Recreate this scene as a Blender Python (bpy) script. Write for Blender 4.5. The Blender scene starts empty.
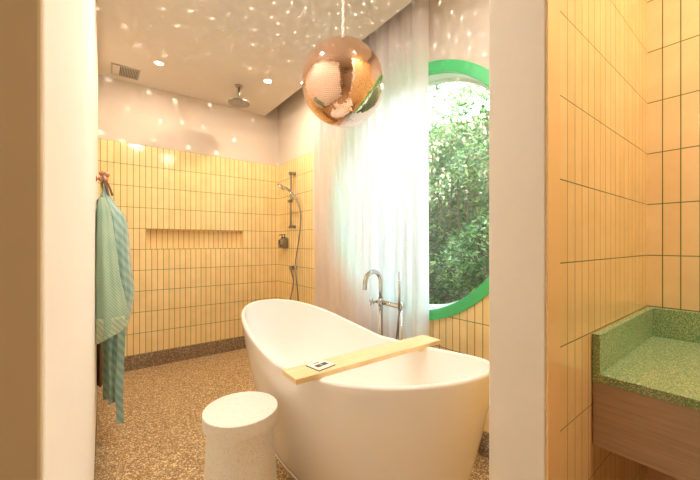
import bpy, bmesh, math, random
import numpy as np
from mathutils import Vector, Matrix

random.seed(7)
rng = np.random.default_rng(7)
PI = math.pi
sc = bpy.context.scene
COL = sc.collection

# ------------------------------------------------------------------ camera
cam_d = bpy.data.cameras.new('camera')
cam_d.sensor_width = 36.0
cam_d.lens = 327.0 / 700.0 * 36.0
cam_d.shift_y = 3.1 / 700.0
cam_d.clip_start = 0.02
cam_d.clip_end = 100
cam = bpy.data.objects.new('camera', cam_d)
COL.objects.link(cam)
cam.location = (0, 0, 1.2)
cam.rotation_euler = (math.radians(90), 0, math.radians(-37.3))
sc.camera = cam

# ------------------------------------------------------------------ world, sun, exposure
sc.view_settings.view_transform = 'Standard'
sc.view_settings.look = 'None'
sc.view_settings.gamma = 1
sc.view_settings.use_curve_mapping = False
sc.view_settings.exposure = 1.2
sc.cycles.use_denoising = True
sc.cycles.max_bounces = 14
sc.cycles.diffuse_bounces = 8
sc.cycles.glossy_bounces = 6
sc.cycles.transmission_bounces = 8
sc.cycles.transparent_max_bounces = 12
sc.cycles.caustics_reflective = False
sc.cycles.caustics_refractive = False
sc.cycles.sample_clamp_indirect = 6.0

w = bpy.data.worlds.new('world')
sc.world = w
w.use_nodes = True
wn = w.node_tree
bg = wn.nodes['Background']
sky = wn.nodes.new('ShaderNodeTexSky')
sky.sky_type = 'NISHITA'
sky.sun_disc = False
sky.sun_elevation = math.radians(52)
sky.sun_rotation = math.radians(-90)
sky.air_density = 1.0
sky.dust_density = 2.5
hz = wn.nodes.new('ShaderNodeMix'); hz.data_type = 'RGBA'
hz.inputs[0].default_value = 0.6
hz.inputs[7].default_value = (0.50, 0.48, 0.44, 1)      # bright thin cloud over the blue
wn.links.new(sky.outputs[0], hz.inputs[6])
wn.links.new(hz.outputs[2], bg.inputs[0])
bg.inputs[1].default_value = 12

sun_d = bpy.data.lights.new('sun', 'SUN')
sun_d.energy = 70.0
sun_d.angle = math.radians(1.5)
sun_d.color = (1.0, 0.95, 0.85)
sun = bpy.data.objects.new('sun', sun_d)
COL.objects.link(sun)
# sun stands high on the house side, so the house shades the foot of the hedge
sdir = Vector((math.cos(math.radians(50)), -0.25, -math.sin(math.radians(50))))
sun.rotation_euler = sdir.to_track_quat('-Z', 'Y').to_euler()

LAMP_BATH = (1.0, 0.76, 0.55)
LAMP_VAN = (1.0, 0.82, 0.60)
# (x, y, power, colour) of two recessed ceiling lamps in view, then added unseen fill
DOWN_AND_FILL_LAMPS = [
    (1.235, 2.885, 5.5, LAMP_BATH, 180),
    (0.388, 3.150, 3.0, LAMP_BATH, 180),
    (0.42, 1.50, 7.0, (1.0, 0.92, 0.82), 180),
    (0.95, 0.75, 4.5, (1.0, 0.96, 0.90), 180),
    (1.15, -0.40, 11, LAMP_VAN, 170),
]
GOBO_POWER = 52.0

# ------------------------------------------------------------------ helpers
def link(o):
    COL.objects.link(o)
    return o

def tag(o, label=None, cat=None, group=None, kind=None):
    if label: o['label'] = label
    if cat: o['category'] = cat
    if group: o['group'] = group
    if kind: o['kind'] = kind
    return o

def empty(name, loc, label, cat, group=None):
    o = bpy.data.objects.new(name, None)
    o.empty_display_size = 0.05
    link(o)
    o.location = loc
    return tag(o, label, cat, group)

def mesh_obj(name, verts, faces, mat, parent=None, smooth=False, smooth_angle=None):
    me = bpy.data.meshes.new(name)
    me.from_pydata([tuple(v) for v in verts], [], [tuple(f) for f in faces])
    me.update()
    return _finish(name, me, mat, parent, smooth, smooth_angle)

def _finish(name, me, mat, parent, smooth, smooth_angle=None):
    mats = mat if isinstance(mat, (list, tuple)) else [mat]
    for m in mats:
        me.materials.append(m)
    if smooth:
        me.polygons.foreach_set('use_smooth', [True] * len(me.polygons))
    o = bpy.data.objects.new(name, me)
    link(o)
    if parent is not None:
        o.parent = parent
        # mesh data is written in world coordinates; shift to the parent's frame
        o.matrix_parent_inverse = Matrix.Identity(4)
        p = parent
        off = Vector((0, 0, 0))
        while p is not None:
            off += p.location
            p = p.parent
        o.location = -off
    return o

def bm_obj(name, bm, mat, parent=None, smooth=False, bevel=0, seg=2):
    bmesh.ops.recalc_face_normals(bm, faces=bm.faces)
    me = bpy.data.meshes.new(name)
    bm.to_mesh(me)
    bm.free()
    o = _finish(name, me, mat, parent, smooth)
    if bevel:
        md = o.modifiers.new('bevel', 'BEVEL')
        md.width = bevel
        md.segments = seg
        md.limit_method = 'ANGLE'
        md.angle_limit = math.radians(40)
    return o

def box(bm, x0, x1, y0, y1, z0, z1, mi=0):
    vs = [bm.verts.new(p) for p in ((x0,y0,z0),(x1,y0,z0),(x1,y1,z0),(x0,y1,z0),(x0,y0,z1),(x1,y0,z1),(x1,y1,z1),(x0,y1,z1))]
    for f in ((0,3,2,1),(4,5,6,7),(0,1,5,4),(1,2,6,5),(2,3,7,6),(3,0,4,7)):
        fc = bm.faces.new([vs[i] for i in f])
        fc.material_index = mi
    return vs

def box_obj(name, b, mat, parent=None, bevel=0, seg=2):
    bm = bmesh.new()
    box(bm, *b)
    return bm_obj(name, bm, mat, parent, bevel=bevel, seg=seg)

def add_lathe(bm, prof, c=(0,0,0), n=32, axis='Z', close=True):
    """prof: (r, h) list; axis through c."""
    rings = []
    cx, cy, cz = c
    for r, h in prof:
        ring = []
        for i in range(n):
            a = 2*PI*i/n
            p, q = r*math.cos(a), r*math.sin(a)
            if axis == 'Z': co = (cx+p, cy+q, cz+h)
            elif axis == 'X': co = (cx+h, cy+p, cz+q)
            else: co = (cx+p, cy+h, cz+q)
            ring.append(bm.verts.new(co))
        rings.append(ring)
    for a, b in zip(rings, rings[1:]):
        for i in range(n):
            bm.faces.new((a[i], a[(i+1)%n], b[(i+1)%n], b[i]))
    if close:
        bm.faces.new(rings[0][::-1])
        bm.faces.new(rings[-1])
    return rings

def smooth_path(pts, k=8):
    """Catmull-Rom through the points"""
    P = [Vector(p) for p in pts]
    P = [P[0]*2-P[1]] + P + [P[-1]*2-P[-2]]
    out = []
    for i in range(1, len(P)-2):
        for j in range(k):
            t = j/k
            a, b, c, d = P[i-1], P[i], P[i+1], P[i+2]
            out.append(0.5*((2*b)+(c-a)*t+(2*a-5*b+4*c-d)*t*t+(3*b-a-3*c+d)*t**3))
    out.append(P[-2])
    return out

def add_tube(bm, pts, r, n=12, cap=True):
    P = [Vector(p) for p in pts]
    rs = r if isinstance(r, (list, tuple)) else [r]*len(P)
    rings = []
    t0 = (P[1]-P[0]).normalized()
    nrm = t0.orthogonal().normalized()
    for i, p in enumerate(P):
        if i == 0: t = P[1]-P[0]
        elif i == len(P)-1: t = P[-1]-P[-2]
        else: t = P[i+1]-P[i-1]
        t.normalize()
        nrm = (nrm - t*nrm.dot(t)).normalized()
        b = t.cross(nrm)
        rings.append([bm.verts.new(p + rs[i]*(math.cos(2*PI*k/n)*nrm + math.sin(2*PI*k/n)*b)) for k in range(n)])
    for a, b in zip(rings, rings[1:]):
        for i in range(n):
            bm.faces.new((a[i], a[(i+1)%n], b[(i+1)%n], b[i]))
    if cap:
        bm.faces.new(rings[0][::-1])
        bm.faces.new(rings[-1])

def add_sphere(bm, c, r, seg=20):
    bmesh.ops.create_uvsphere(bm, u_segments=seg, v_segments=seg//2+2, radius=r, matrix=Matrix.Translation(c))

# ------------------------------------------------------------------ materials
def new_mat(name):
    m = bpy.data.materials.new(name)
    m.use_nodes = True
    nt = m.node_tree
    return m, nt, nt.nodes['Principled BSDF']

def simple(name, col, rough=0.5, metal=0.0, coat=0.0, noise=None, bump=0.0, spec=None, nscale=20):
    m, nt, b = new_mat(name)
    b.inputs['Base Color'].default_value = (*col, 1)
    b.inputs['Roughness'].default_value = rough
    b.inputs['Metallic'].default_value = metal
    b.inputs['Coat Weight'].default_value = coat
    if spec is not None: b.inputs['Specular IOR Level'].default_value = spec
    tc = nt.nodes.new('ShaderNodeTexCoord')
    nz = nt.nodes.new('ShaderNodeTexNoise')
    nz.inputs['Scale'].default_value = nscale
    nz.inputs['Detail'].default_value = 4
    nt.links.new(tc.outputs['Object'], nz.inputs['Vector'])
    amt = 0.06 if noise is None else noise
    if amt:
        mx = nt.nodes.new('ShaderNodeMix'); mx.data_type = 'RGBA'
        mx.inputs[6].default_value = (*[c*(1-amt) for c in col], 1)
        mx.inputs[7].default_value = (*[min(1, c*(1+amt)) for c in col], 1)
        nt.links.new(nz.outputs['Fac'], mx.inputs[0])
        nt.links.new(mx.outputs[2], b.inputs['Base Color'])
    if bump:
        bp = nt.nodes.new('ShaderNodeBump')
        bp.inputs['Strength'].default_value = bump
        bp.inputs['Distance'].default_value = 0.002
        nt.links.new(nz.outputs['Fac'], bp.inputs['Height'])
        nt.links.new(bp.outputs[0], b.inputs['Normal'])
    return m

PLASTER = (0.64, 0.575, 0.51)
TILE_A = (0.94, 0.75, 0.40)
TILE_B = (0.90, 0.69, 0.34)
GROUT = (0.13, 0.17, 0.04)

def tile_mat(name, axis, u0, z0, zlo=None, zhi=None, plain=PLASTER, ca=TILE_A, cb=TILE_B, uw=0.0497, lines=True, mortar=0.005):
    """stacked upright glazed tiles 5 x 20 cm with green grout between zlo and zhi, plaster elsewhere"""
    m, nt, b = new_mat(name)
    N, L = nt.nodes.new, nt.links.new
    tc = N('ShaderNodeTexCoord')
    sp = N('ShaderNodeSeparateXYZ'); L(tc.outputs['Object'], sp.inputs[0])
    au = N('ShaderNodeMath'); au.operation = 'SUBTRACT'; L(sp.outputs[axis], au.inputs[0]); au.inputs[1].default_value = u0 - 100*uw
    az = N('ShaderNodeMath'); az.operation = 'SUBTRACT'; L(sp.outputs['Z'], az.inputs[0]); az.inputs[1].default_value = z0 - 2.0
    cb_ = N('ShaderNodeCombineXYZ'); L(au.outputs[0], cb_.inputs[0]); L(az.outputs[0], cb_.inputs[1])
    br = N('ShaderNodeTexBrick')
    br.offset = 0.0; br.squash = 1.0
    L(cb_.outputs[0], br.inputs['Vector'])
    br.inputs['Color1'].default_value = (*ca, 1)
    br.inputs['Color2'].default_value = (*cb, 1)
    br.inputs['Mortar'].default_value = (*GROUT, 1)
    br.inputs['Scale'].default_value = 1.0
    br.inputs['Mortar Size'].default_value = mortar/2
    br.inputs['Mortar Smooth'].default_value = 0.3
    br.inputs['Bias'].default_value = -0.2
    br.inputs['Brick Width'].default_value = uw
    br.inputs['Row Height'].default_value = 0.2
    # glaze mottling
    nz = N('ShaderNodeTexNoise'); nz.inputs['Scale'].default_value = 9; nz.inputs['Detail'].default_value = 5
    L(tc.outputs['Object'], nz.inputs['Vector'])
    mot = N('ShaderNodeMix'); mot.data_type = 'RGBA'; mot.blend_type = 'MULTIPLY'; mot.inputs[0].default_value = 0.35
    L(br.outputs['Color'], mot.inputs[6])
    rmp = N('ShaderNodeValToRGB'); rmp.color_ramp.elements[0].color = (0.78, 0.74, 0.70, 1); rmp.color_ramp.elements[1].color = (1, 1, 1, 1)
    rmp.color_ramp.elements[0].position = 0.3; rmp.color_ramp.elements[1].position = 0.65
    L(nz.outputs['Fac'], rmp.inputs[0]); L(rmp.outputs[0], mot.inputs[7])
    L(mot.outputs[2], b.inputs['Base Color'])
    rr = N('ShaderNodeMapRange'); rr.inputs['To Min'].default_value = 0.12; rr.inputs['To Max'].default_value = 0.8
    L(br.outputs['Fac'], rr.inputs[0]); L(rr.outputs[0], b.inputs['Roughness'])
    b.inputs['Specular IOR Level'].default_value = 0.45
    # bump: recessed grout and slight hand-made wave
    n2 = N('ShaderNodeTexNoise'); n2.inputs['Scale'].default_value = 14; n2.inputs['Detail'].default_value = 1
    L(tc.outputs['Object'], n2.inputs['Vector'])
    h = N('ShaderNodeMath'); h.operation = 'MULTIPLY_ADD'; h.inputs[1].default_value = -1.0
    L(br.outputs['Fac'], h.inputs[0]); L(n2.outputs['Fac'], h.inputs[2])
    bp = N('ShaderNodeBump'); bp.inputs['Strength'].default_value = 0.5; bp.inputs['Distance'].default_value = 0.0015
    L(h.outputs[0], bp.inputs['Height']); L(bp.outputs[0], b.inputs['Normal'])
    if zlo is None and zhi is None:
        return m
    pb = N('ShaderNodeBsdfPrincipled')
    pb.inputs['Base Color'].default_value = (*plain, 1); pb.inputs['Roughness'].default_value = 0.85
    gt = N('ShaderNodeMath'); gt.operation = 'GREATER_THAN'; L(sp.outputs['Z'], gt.inputs[0])
    if zhi is not None:
        gt.inputs[1].default_value = zhi
        fac = gt
    else:
        gt.operation = 'LESS_THAN'; gt.inputs[1].default_value = zlo
        fac = gt
    ms = N('ShaderNodeMixShader')
    L(fac.outputs[0], ms.inputs[0]); L(b.outputs[0], ms.inputs[1]); L(pb.outputs[0], ms.inputs[2])
    L(ms.outputs[0], nt.nodes['Material Output'].inputs[0])
    return m

def terrazzo(name, base, chips, scale=90, cover=0.42, rough=0.35, thresh=0.22, spec=0.5):
    m, nt, b = new_mat(name)
    N, L = nt.nodes.new, nt.links.new
    tc = N('ShaderNodeTexCoord')
    prev = None
    col = None
    for k, s in enumerate((scale, scale*1.9)):
        v = N('ShaderNodeTexVoronoi'); v.feature = 'F1'; v.inputs['Scale'].default_value = s
        v.inputs['Randomness'].default_value = 1.0
        mp = N('ShaderNodeMapping'); mp.inputs['Location'].default_value = (3.1*k, 1.7*k, 0.9*k)
        L(tc.outputs['Object'], mp.inputs[0]); L(mp.outputs[0], v.inputs['Vector'])
        sp = N('ShaderNodeSeparateColor'); L(v.outputs['Color'], sp.inputs[0])
        # chip radius varies by cell
        rad = N('ShaderNodeMath'); rad.operation = 'MULTIPLY_ADD'; rad.inputs[1].default_value = thresh*1.6; rad.inputs[2].default_value = cover-0.2
        L(sp.outputs[0], rad.inputs[0])
        lt = N('ShaderNodeMath'); lt.operation = 'LESS_THAN'; L(v.outputs['Distance'], lt.inputs[0]); L(rad.outputs[0], lt.inputs[1])
        cr = N('ShaderNodeValToRGB'); cr.color_ramp.interpolation = 'CONSTANT'
        els = cr.color_ramp.elements
        for i, c in enumerate(chips):
            e = els[i] if i < 2 else els.new(i/len(chips))
            e.position = i/len(chips)
            e.color = (*c, 1)
        L(sp.outputs[1], cr.inputs[0])
        mx = N('ShaderNodeMix'); mx.data_type = 'RGBA'
        L(lt.outputs[0], mx.inputs[0]); L(cr.outputs[0], mx.inputs[7])
        if col is None: mx.inputs[6].default_value = (*base, 1)
        else: L(col, mx.inputs[6])
        col = mx.outputs[2]
    L(col, b.inputs['Base Color'])
    b.inputs['Roughness'].default_value = rough
    b.inputs['Specular IOR Level'].default_value = spec
    return m

def wood(name, c1, c2, axis='X', scale=6, stretch=14, rough=0.5, fine=60):
    m, nt, b = new_mat(name)
    N, L = nt.nodes.new, nt.links.new
    tc = N('ShaderNodeTexCoord'); mp = N('ShaderNodeMapping')
    s = {'X': (1, stretch, stretch), 'Y': (stretch, 1, stretch)}[axis]
    mp.inputs['Scale'].default_value = s
    L(tc.outputs['Object'], mp.inputs[0])
    nz = N('ShaderNodeTexNoise'); nz.inputs['Scale'].default_value = scale; nz.inputs['Detail'].default_value = 8; nz.inputs['Roughness'].default_value = 0.65
    nz.inputs['Distortion'].default_value = 0.4
    L(mp.outputs[0], nz.inputs['Vector'])
    cr = N('ShaderNodeValToRGB')
    cr.color_ramp.elements[0].position = 0.32; cr.color_ramp.elements[0].color = (*c1, 1)
    cr.color_ramp.elements[1].position = 0.68; cr.color_ramp.elements[1].color = (*c2, 1)
    L(nz.outputs['Fac'], cr.inputs[0]); L(cr.outputs[0], b.inputs['Base Color'])
    b.inputs['Roughness'].default_value = rough
    bp = N('ShaderNodeBump'); bp.inputs['Strength'].default_value = 0.25; bp.inputs['Distance'].default_value = 0.001
    L(nz.outputs['Fac'], bp.inputs['Height']); L(bp.outputs[0], b.inputs['Normal'])
    return m

M_plaster = simple('plaster', PLASTER, 0.85, noise=0.03, bump=0.15, nscale=30)
M_jamb = simple('jamb_plaster', (0.89, 0.85, 0.79), 0.8, noise=0.02, bump=0.1, nscale=30)
M_ceil = simple('ceiling_paint', (0.66, 0.605, 0.545), 0.85, noise=0.02)
M_tile_back = tile_mat('tile_back', 'X', 0.0455, 0.14, zhi=2.14)
M_tile_win = tile_mat('tile_window', 'Y', 0.0235, 0.14, zhi=2.14)
M_tile_part = tile_mat('tile_partition', 'X', 0.866, 0.152, ca=(0.93, 0.65, 0.31), cb=(0.90, 0.60, 0.26), uw=0.0485, mortar=0.003)
M_tile_van = tile_mat('tile_vanity', 'Y', 0.322, 0.152, zlo=0.62, plain=(0.78, 0.58, 0.40), ca=(0.93, 0.72, 0.42), cb=(0.88, 0.66, 0.36), mortar=0.004)
M_trimtile = simple('trim_tile', (0.92, 0.60, 0.27), 0.15, noise=0.04, nscale=12)
M_floor = terrazzo('terrazzo_floor', (0.27, 0.175, 0.09), [(0.85, 0.66, 0.38), (0.68, 0.44, 0.20), (0.90, 0.78, 0.54), (0.42, 0.27, 0.14), (0.76, 0.53, 0.28)], scale=85, rough=0.4)
M_base = terrazzo('terrazzo_skirting', (0.18, 0.13, 0.085), [(0.46, 0.36, 0.25), (0.34, 0.24, 0.15), (0.58, 0.47, 0.33), (0.22, 0.16, 0.10)], scale=85, rough=0.4)
M_stool = terrazzo('stool_terrazzo', (0.86, 0.83, 0.77), [(0.66, 0.60, 0.52), (0.92, 0.89, 0.84), (0.86, 0.83, 0.77), (0.80, 0.76, 0.69)], scale=190, cover=0.34, rough=0.45)
M_green = terrazzo('green_terrazzo', (0.14, 0.31, 0.15), [(0.58, 0.62, 0.34), (0.34, 0.48, 0.26), (0.66, 0.66, 0.42), (0.20, 0.36, 0.18), (0.52, 0.57, 0.32)], scale=260, rough=0.2, cover=0.44)
M_wood_v = wood('vanity_wood', (0.40, 0.30, 0.215), (0.54, 0.42, 0.315), 'Y', 8, 22, 0.5)
M_wood_b = wood('bath_board_wood', (0.80, 0.58, 0.30), (0.90, 0.70, 0.42), 'X', 5, 12, 0.45)
M_tub = simple('tub_acrylic', (0.91, 0.88, 0.85), 0.13, noise=0.0)
M_chrome = simple('chrome', (0.62, 0.61, 0.60), 0.08, 1.0, noise=0.0)
M_hose = simple('hose_metal', (0.34, 0.32, 0.30), 0.3, 1.0, noise=0.0)
M_dark = simple('dark_plastic', (0.05, 0.045, 0.04), 0.35)
M_copper = simple('copper_mirror', (0.98, 0.70, 0.55), 0.05, 1.0, noise=0.0)
M_copper_h = simple('hook_copper', (0.66, 0.36, 0.24), 0.3, 1.0)
M_ballcore = simple('ball_core', (0.45, 0.22, 0.14), 0.6)
M_frame = simple('green_paint', (0.07, 0.53, 0.19), 0.35, noise=0.03)
M_white = simple('white_paint', (0.86, 0.84, 0.80), 0.5, noise=0.01)
M_grille = simple('grille_metal', (0.42, 0.38, 0.32), 0.5, noise=0.02)
M_card = simple('card_white', (0.85, 0.84, 0.80), 0.5, noise=0.01)
M_ink = simple('card_black', (0.035, 0.03, 0.03), 0.4, noise=0.0)
M_strap = simple('strap_leather', (0.16, 0.08, 0.035), 0.6)
M_brown = simple('brown_towel', (0.13, 0.06, 0.03), 0.95, bump=0.5, nscale=150)

def emis(name, col, s):
    m, nt, b = new_mat(name)
    b.inputs['Base Color'].default_value = (*col, 1)
    b.inputs['Emission Color'].default_value = (*col, 1)
    b.inputs['Emission Strength'].default_value = s
    return m
M_lamp = emis('lamp_glow', (1.0, 0.86, 0.62), 60)
M_lamp2 = emis('lamp_glow_dim', (1.0, 0.90, 0.72), 8)

def curtain_mat():
    m, nt, b = new_mat('sheer_curtain')
    N, L = nt.nodes.new, nt.links.new
    nt.nodes.remove(b)
    d = N('ShaderNodeBsdfDiffuse'); d.inputs[0].default_value = (0.89, 0.92, 0.95, 1)
    t = N('ShaderNodeBsdfTranslucent'); t.inputs[0].default_value = (0.97, 0.925, 0.95, 1)
    mx = N('ShaderNodeMixShader'); mx.inputs[0].default_value = 0.68
    L(d.outputs[0], mx.inputs[1]); L(t.outputs[0], mx.inputs[2])
    L(mx.outputs[0], nt.nodes['Material Output'].inputs[0])
    return m
M_curtain = curtain_mat()

def glass_mat():
    m, nt, b = new_mat('window_glass')
    N, L = nt.nodes.new, nt.links.new
    nt.nodes.remove(b)
    tr = N('ShaderNodeBsdfTransparent'); tr.inputs[0].default_value = (0.96, 0.98, 0.96, 1)
    gl = N('ShaderNodeBsdfGlossy'); gl.inputs['Roughness'].default_value = 0.0
    fr = N('ShaderNodeFresnel'); fr.inputs[0].default_value = 1.6
    mx = N('ShaderNodeMixShader')
    ge = N('ShaderNodeNewGeometry')
    ff = N('ShaderNodeMath'); ff.operation = 'MULTIPLY_ADD'; ff.inputs[1].default_value = -1.0; ff.inputs[2].default_value = 1.0
    L(ge.outputs['Backfacing'], ff.inputs[0])
    fm = N('ShaderNodeMath'); fm.operation = 'MULTIPLY'; L(ff.outputs[0], fm.inputs[0]); L(fr.outputs[0], fm.inputs[1])
    L(fm.outputs[0], mx.inputs[0]); L(tr.outputs[0], mx.inputs[1]); L(gl.outputs[0], mx.inputs[2])
    L(mx.outputs[0], nt.nodes['Material Output'].inputs[0])
    return m
M_glass = glass_mat()

def leaf_mat():
    m, nt, b = new_mat('hedge_leaf')
    N, L = nt.nodes.new, nt.links.new
    nt.nodes.remove(b)
    g = N('ShaderNodeNewGeometry')
    cr = N('ShaderNodeValToRGB')
    e = cr.color_ramp.elements
    e[0].color = (0.035, 0.08, 0.028, 1); e[1].color = (0.26, 0.36, 0.13, 1)
    e2 = e.new(0.5); e2.color = (0.09, 0.165, 0.06, 1)
    e3 = e.new(0.85); e3.color = (0.16, 0.26, 0.10, 1)
    L(g.outputs['Random Per Island'], cr.inputs[0])
    d = N('ShaderNodeBsdfPrincipled'); d.inputs['Roughness'].default_value = 0.45
    L(cr.outputs[0], d.inputs['Base Color'])
    t = N('ShaderNodeBsdfTranslucent'); 
    hs = N('ShaderNodeHueSaturation'); hs.inputs['Value'].default_value = 1.6; hs.inputs['Hue'].default_value = 0.485
    L(cr.outputs[0], hs.inputs['Color']); L(hs.outputs[0], t.inputs[0])
    mx = N('ShaderNodeMixShader'); mx.inputs[0].default_value = 0.4
    L(d.outputs[0], mx.inputs[1]); L(t.outputs[0], mx.inputs[2])
    L(mx.outputs[0], nt.nodes['Material Output'].inputs[0])
    return m
M_leaf = leaf_mat()
M_stem = simple('hedge_stem', (0.22, 0.15, 0.09), 0.8)
M_garden = simple('garden_wall', (0.12, 0.11, 0.08), 0.9)
M_ground = simple('garden_ground', (0.20, 0.16, 0.11), 0.95)

def cloth_mat(name, c1, c2, wave_scale, rough=0.6, sheen=0.3, stripes='diag'):
    m, nt, b = new_mat(name)
    N, L = nt.nodes.new, nt.links.new
    tc = N('ShaderNodeTexCoord')
    mp = N('ShaderNodeMapping'); mp.inputs['Rotation'].default_value = (0.5, 0.6, 0.3)
    L(tc.outputs['Object'], mp.inputs[0])
    wv = N('ShaderNodeTexWave'); wv.inputs['Scale'].default_value = wave_scale; wv.inputs['Distortion'].default_value = 1.5
    L(mp.outputs[0], wv.inputs['Vector'])
    nz = N('ShaderNodeTexNoise'); nz.inputs['Scale'].default_value = 7; L(tc.outputs['Object'], nz.inputs['Vector'])
    ad = N('ShaderNodeMath'); ad.operation = 'MULTIPLY_ADD'; ad.inputs[1].default_value = 0.45
    L(wv.outputs['Fac'], ad.inputs[0]); 
    sc_ = N('ShaderNodeMath'); sc_.operation = 'MULTIPLY'; sc_.inputs[1].default_value = 0.6; L(nz.outputs['Fac'], sc_.inputs[0])
    L(sc_.outputs[0], ad.inputs[2])
    mx = N('ShaderNodeMix'); mx.data_type = 'RGBA'
    mx.inputs[6].default_value = (*c1, 1); mx.inputs[7].default_value = (*c2, 1)
    L(ad.outputs[0], mx.inputs[0]); L(mx.outputs[2], b.inputs['Base Color'])
    b.inputs['Roughness'].default_value = rough
    b.inputs['Sheen Weight'].default_value = sheen
    return m
M_robe = cloth_mat('robe_teal', (0.12, 0.30, 0.28), (0.46, 0.62, 0.54), 9, 0.4)
M_sleeve = cloth_mat('robe_sleeve_weave', (0.12, 0.31, 0.26), (0.52, 0.62, 0.42), 30, 0.6)
M_hem = cloth_mat('robe_hem', (0.20, 0.36, 0.28), (0.64, 0.64, 0.40), 16, 0.6)

# ------------------------------------------------------------------ room shell
XW, YB = 1.72, 3.70          # window wall face, shower back wall face
YV0, YV1 = 0.316, 0.456       # doorway partition
XL = -0.026                  # left wall face
CZ = 2.71                    # ceiling
CX = 1.548                   # edge of the ceiling at the curtain slot
TOPZ = 3.05
def struct(o): return tag(o, kind='structure')

struct(box_obj('floor', (-1.3, XW+0.2, -1.8, YB+0.25, -0.1, 0), M_floor))

# back wall with recessed niche: X .346-1.293, Z 1.14-1.34
NX0, NX1, NZ0, NZ1, ND = 0.3475, 1.2838, 1.144, 1.336, 0.085
bm = bmesh.new()
def grid_wall_y(bm, xs, zs, y, hole):
    for i in range(len(xs)-1):
        for j in range(len(zs)-1):
            if (i, j) == hole: continue
            vs = [bm.verts.new(p) for p in ((xs[i], y, zs[j]), (xs[i+1], y, zs[j]), (xs[i+1], y, zs[j+1]), (xs[i], y, zs[j+1]))]
            bm.faces.new(vs)
grid_wall_y(bm, [XL-0.15, NX0, NX1, XW+0.2], [0, NZ0, NZ1, TOPZ], YB, (1, 1))
y1 = YB+ND
for q in (((NX0,YB,NZ0),(NX1,YB,NZ0),(NX1,y1,NZ0),(NX0,y1,NZ0)), ((NX0,YB,NZ1),(NX0,y1,NZ1),(NX1,y1,NZ1),(NX1,YB,NZ1)),
          ((NX0,YB,NZ0),(NX0,y1,NZ0),(NX0,y1,NZ1),(NX0,YB,NZ1)), ((NX1,YB,NZ0),(NX1,YB,NZ1),(NX1,y1,NZ1),(NX1,y1,NZ0)),
          ((NX0,y1,NZ0),(NX1,y1,NZ0),(NX1,y1,NZ1),(NX0,y1,NZ1))):
    bm.faces.new([bm.verts.new(p) for p in q])
ys = YB+0.2   # outside face and edges
x0, x1 = XL-0.15, XW+0.2
for q in (((x0,ys,0),(x0,ys,TOPZ),(x1,ys,TOPZ),(x1,ys,0)), ((x0,YB,TOPZ),(x1,YB,TOPZ),(x1,ys,TOPZ),(x0,ys,TOPZ)),
          ((x0,YB,0),(x0,ys,0),(x1,ys,0),(x1,YB,0)), ((x0,YB,0),(x0,YB,TOPZ),(x0,ys,TOPZ),(x0,ys,0)), ((x1,YB,0),(x1,ys,0),(x1,ys,TOPZ),(x1,YB,TOPZ))):
    bm.faces.new([bm.verts.new(p) for p in q])
bmesh.ops.remove_doubles(bm, verts=bm.verts, dist=1e-5)
struct(bm_obj('wall_back', bm, M_tile_back))

# window wall with a round opening
WY, WZ, WR = 1.583, 1.54, 0.86      # opening centre and radius in the wall
WT = 0.20
bm = bmesh.new()
ya, yb_, za, zb = YV0, YB, 0.0, TOPZ
n = 96
angs = sorted(set([2*PI*i/n for i in range(n)] + [math.atan2(z-WZ, y-WY) % (2*PI) for y in (ya, yb_) for z in (za, zb)]))
def rect_hit(a):
    dy, dz = math.cos(a), math.sin(a)
    t = 1e9
    if dy > 1e-9: t = min(t, (yb_-WY)/dy)
    if dy < -1e-9: t = min(t, (ya-WY)/dy)
    if dz > 1e-9: t = min(t, (zb-WZ)/dz)
    if dz < -1e-9: t = min(t, (za-WZ)/dz)
    return WY+t*dy, WZ+t*dz
fi, fo, bi, bo = [], [], [], []
for a in angs:
    y, z = rect_hit(a)
    cy, cz = WY+WR*math.cos(a), WZ+WR*math.sin(a)
    fi.append(bm.verts.new((XW, cy, cz))); fo.append(bm.verts.new((XW, y, z)))
    bi.append(bm.verts.new((XW+WT, cy, cz))); bo.append(bm.verts.new((XW+WT, y, z)))
k = len(angs)
for i in range(k):
    j = (i+1) % k
    bm.faces.new((fi[i], fo[i], fo[j], fi[j])); bm.faces.new((bi[i], bi[j], bo[j], bo[i]))
    bm.faces.new((fi[i], fi[j], bi[j], bi[i])); bm.faces.new((fo[i], bo[i], bo[j], fo[j]))
struct(bm_obj('wall_window', bm, M_tile_win))
struct(box_obj('wall_vanity', (XW, XW+WT, -1.8, YV0, 0, TOPZ), M_tile_van))

# doorway partition: right stub and left return, left wall
struct(box_obj('wall_partition', (0.866, XW, YV0, YV1, 0, TOPZ), [M_tile_part]))
struct(box_obj('wall_partition_end', (0.799, 0.866, YV0+0.004, YV1, 0, TOPZ), M_jamb, bevel=0.003))
struct(box_obj('trim_1', (0.801, 0.866, YV0-0.001, YV0+0.004, 0, TOPZ), M_trimtile))
bm = bmesh.new()
vs_ = box(bm, XL-0.12, XL, YV0, YB, 0, TOPZ)
for v in vs_:
    if v.co.x > XL-0.01:
        v.co.x = -0.0318 if v.co.y < 1 else -0.020     # very slightly out of true
struct(bm_obj('wall_left', bm, M_jamb, bevel=0.003))
struct(box_obj('wall_left_return', (-1.3, XL-0.12, YV0, YV1, 0, TOPZ), M_jamb))
M_shade_tan = simple('shade_tan', (0.58, 0.48, 0.32), 0.8, noise=0.03)  # darker tan puts the shade of the unlit wall face into its colour
struct(box_obj('wall_left_shade_facing', (-1.3, -0.0322, YV0-0.012, YV0-0.0005, 0, TOPZ), M_shade_tan, bevel=0.002))  # thin layer added to carry the painted shade
struct(box_obj('wall_left_vanity', (-1.42, -1.3, -1.8, YV1, 0, TOPZ), M_plaster))
struct(box_obj('wall_behind', (-1.42, XW+WT, -1.92, -1.8, 0, TOPZ), M_plaster))
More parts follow.
